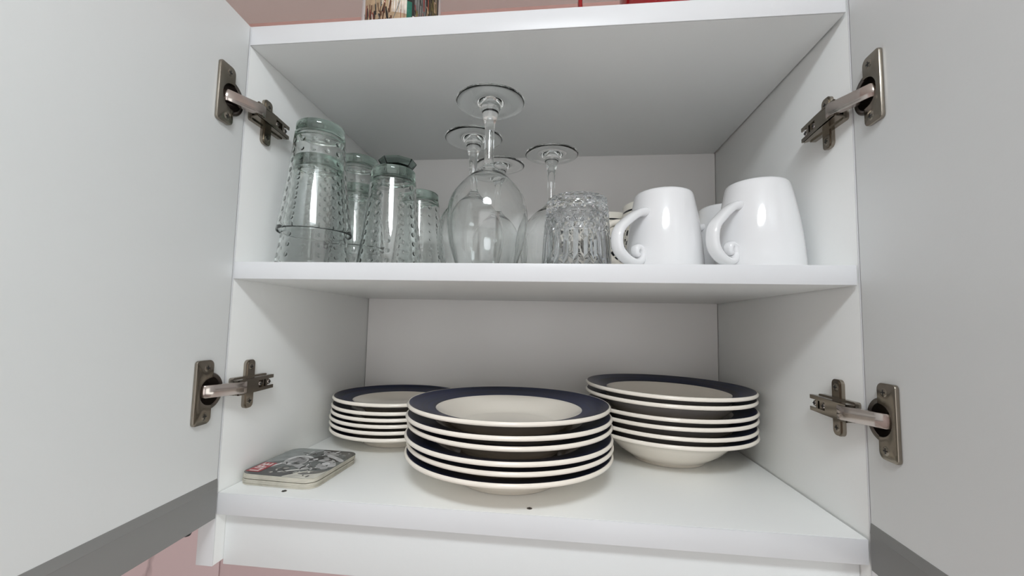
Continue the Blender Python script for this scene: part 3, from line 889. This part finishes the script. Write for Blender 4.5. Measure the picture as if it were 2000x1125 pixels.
M_LABEL = noise_mat('red_print', (.36, .02, .03), (.44, .03, .04), 60, 3, rough=.3)
M_WHITEINK = pmat('white_print', (.80, .74, .72), .35)
lx0, lx1, ly0, ly1 = -.0385, -.0235, -.0375, -.0100
V = [(lx0, ly0, zr_), (lx1, ly0, zr_), (lx1, ly1, zr_), (lx0, ly1, zr_)]
lb = mobj('red_label', V, [(0, 1, 2, 3)], M_LABEL, top_coaster, smooth=False); lb['label'] = 'red rectangle with white capitals'
fc = bpy.data.curves.new('lettering', 'FONT'); fc.body = 'LIFE'; fc.size = .0142; fc.align_x = 'CENTER'; fc.align_y = 'CENTER'; fc.offset = .0003; fc.resolution_u = 3
fo = bpy.data.objects.new('lettering', fc); C.objects.link(fo)
bpy.context.view_layer.update()
tm = bpy.data.meshes.new_from_object(fo.evaluated_get(bpy.context.evaluated_depsgraph_get()))
bpy.data.objects.remove(fo)
tm.materials.clear(); tm.materials.append(M_WHITEINK)
lt = link(bpy.data.objects.new('lettering', tm), lb)
lt.location = ((lx0 + lx1) / 2, (ly0 + ly1) / 2, zr_ + .00004); lt.rotation_euler = (0, 0, PI / 2)

# ------------------------------------------------------------------ things on top of the cabinet
ZTOP = ZT + TT
V, F = lathe([(0, .001), (.042, .001), (.0455, 0), (.0475, .003), (.0478, .07), (.0475, .140), (.0460, .1425), (.0445, .140), (.0445, .006), (0, .005)], 96)
can = tag(mobj('canister', V, F, M_MUG, angle=50, loc=(-.163, .100, ZTOP)), 'white canister with a printed old street scene on top of the cabinet', 'canister')
# printed scene: small ink patches curved round the front
inks = {'brown': (.10, .045, .025), 'tan': (.42, .30, .19), 'dark': (.022, .020, .018), 'green': (.02, .13, .09), 'pale': (.62, .56, .50), 'red': (.22, .03, .025), 'grey': (.16, .16, .15), 'olive': (.16, .13, .05)}
ink_names = list(inks); ink_m = [noise_mat('ink_' + k, tuple(c * .8 for c in inks[k]), tuple(min(1, c * 1.2) for c in inks[k]), 120, 4, rough=.15) for k in ink_names]
V, F, mi = [], [], []
lay = [0]
def patch(a0, a1, z0, z1, ink, sk=0.0):
    lay[0] += 1
    rr = .0479 + lay[0] * .0000022 + .00003
    n = max(1, int(abs(a1 - a0) / .06)); k = len(V)
    for z, sh in ((z0, 0), (z1, sk)):
        for i in range(n + 1):
            a = -PI / 2 + .36 + a0 + (a1 - a0) * i / n + sh
            V.append((rr * cos(a), rr * sin(a), z))
    for i in range(n): F.append((k + i, k + i + 1, k + n + 2 + i, k + n + 1 + i)); mi.append(ink_names.index(ink))
rs = random.Random(3)
ZC0 = .030
patch(-1.05, 1.10, ZC0, .125, 'tan')
patch(-1.05, -.25, ZC0 + .022, .125, 'brown', .15); patch(-.30, .12, ZC0 + .02, .125, 'pale'); patch(.12, 1.10, ZC0 + .004, .125, 'dark')
patch(-.10, .10, ZC0, ZC0 + .012, 'pale'); patch(.30, .60, ZC0 + .02, .12, 'grey'); patch(.70, 1.08, ZC0 + .030, .11, 'olive', -.1)
patch(.12, .24, ZC0 + .006, ZC0 + .036, 'green'); patch(-.02, .07, ZC0 + .008, ZC0 + .024, 'red'); patch(.26, .38, ZC0 + .012, ZC0 + .020, 'pale')
for k in range(46):
    a = rs.uniform(-1.02, -.22); z = ZC0 + rs.uniform(0, .022); w = rs.uniform(.02, .05)
    patch(a, a + w, z, z + rs.uniform(.008, .016), rs.choice(['brown', 'dark', 'brown', 'red', 'tan', 'dark']), rs.uniform(-.05, .05))
for k in range(16):
    a = rs.uniform(-.8, -.1); z = ZC0 + rs.uniform(.01, .04)
    patch(a, a + rs.uniform(.015, .03), z, z + rs.uniform(.006, .014), rs.choice(['pale', 'tan', 'grey']), rs.uniform(-.08, .08))
for k in range(40):
    a = rs.uniform(.3, 1.05); z = ZC0 + rs.uniform(.004, .06)
    patch(a, a + rs.uniform(.012, .05), z, z + rs.uniform(.004, .02), rs.choice(['dark', 'olive', 'grey', 'brown', 'tan', 'dark', 'red']), rs.uniform(-.08, .02))
ps = mobj('printed_scene', V, F, ink_m, can, angle=30, mi=mi); ps['label'] = 'printed street scene with crowd, green tram and dark buildings'

V, F = lathe([(0, .002), (.046, .002), (.050, 0), (.056, .005), (.0585, .03), (.0575, .08), (.0545, .130), (.050, .17), (.046, .20), (.048, .21), (.0455, .2105), (.043, .20), (.047, .17), (.0515, .13), (.0545, .08), (.0555, .03), (.052, .008), (0, .006)], 96)
pit = tag(mobj('pitcher', V, F, M_RED, angle=50, loc=(.1655, .150, ZTOP)), 'glossy red ceramic pitcher on top of the cabinet', 'pitcher')
path = spline([(-.045, 0, .185), (-.075, 0, .180), (-.1000, 0, .160), (-.1060, 0, .130), (-.1040, 0, .105), (-.096, 0, .080), (-.080, 0, .060), (-.050, 0, .050)], 6)
V, F = ribbon_tube(path, (0, 1, 0), .008, .0032, 16)
mobj('handle', V, F, M_RED, pit, angle=60)
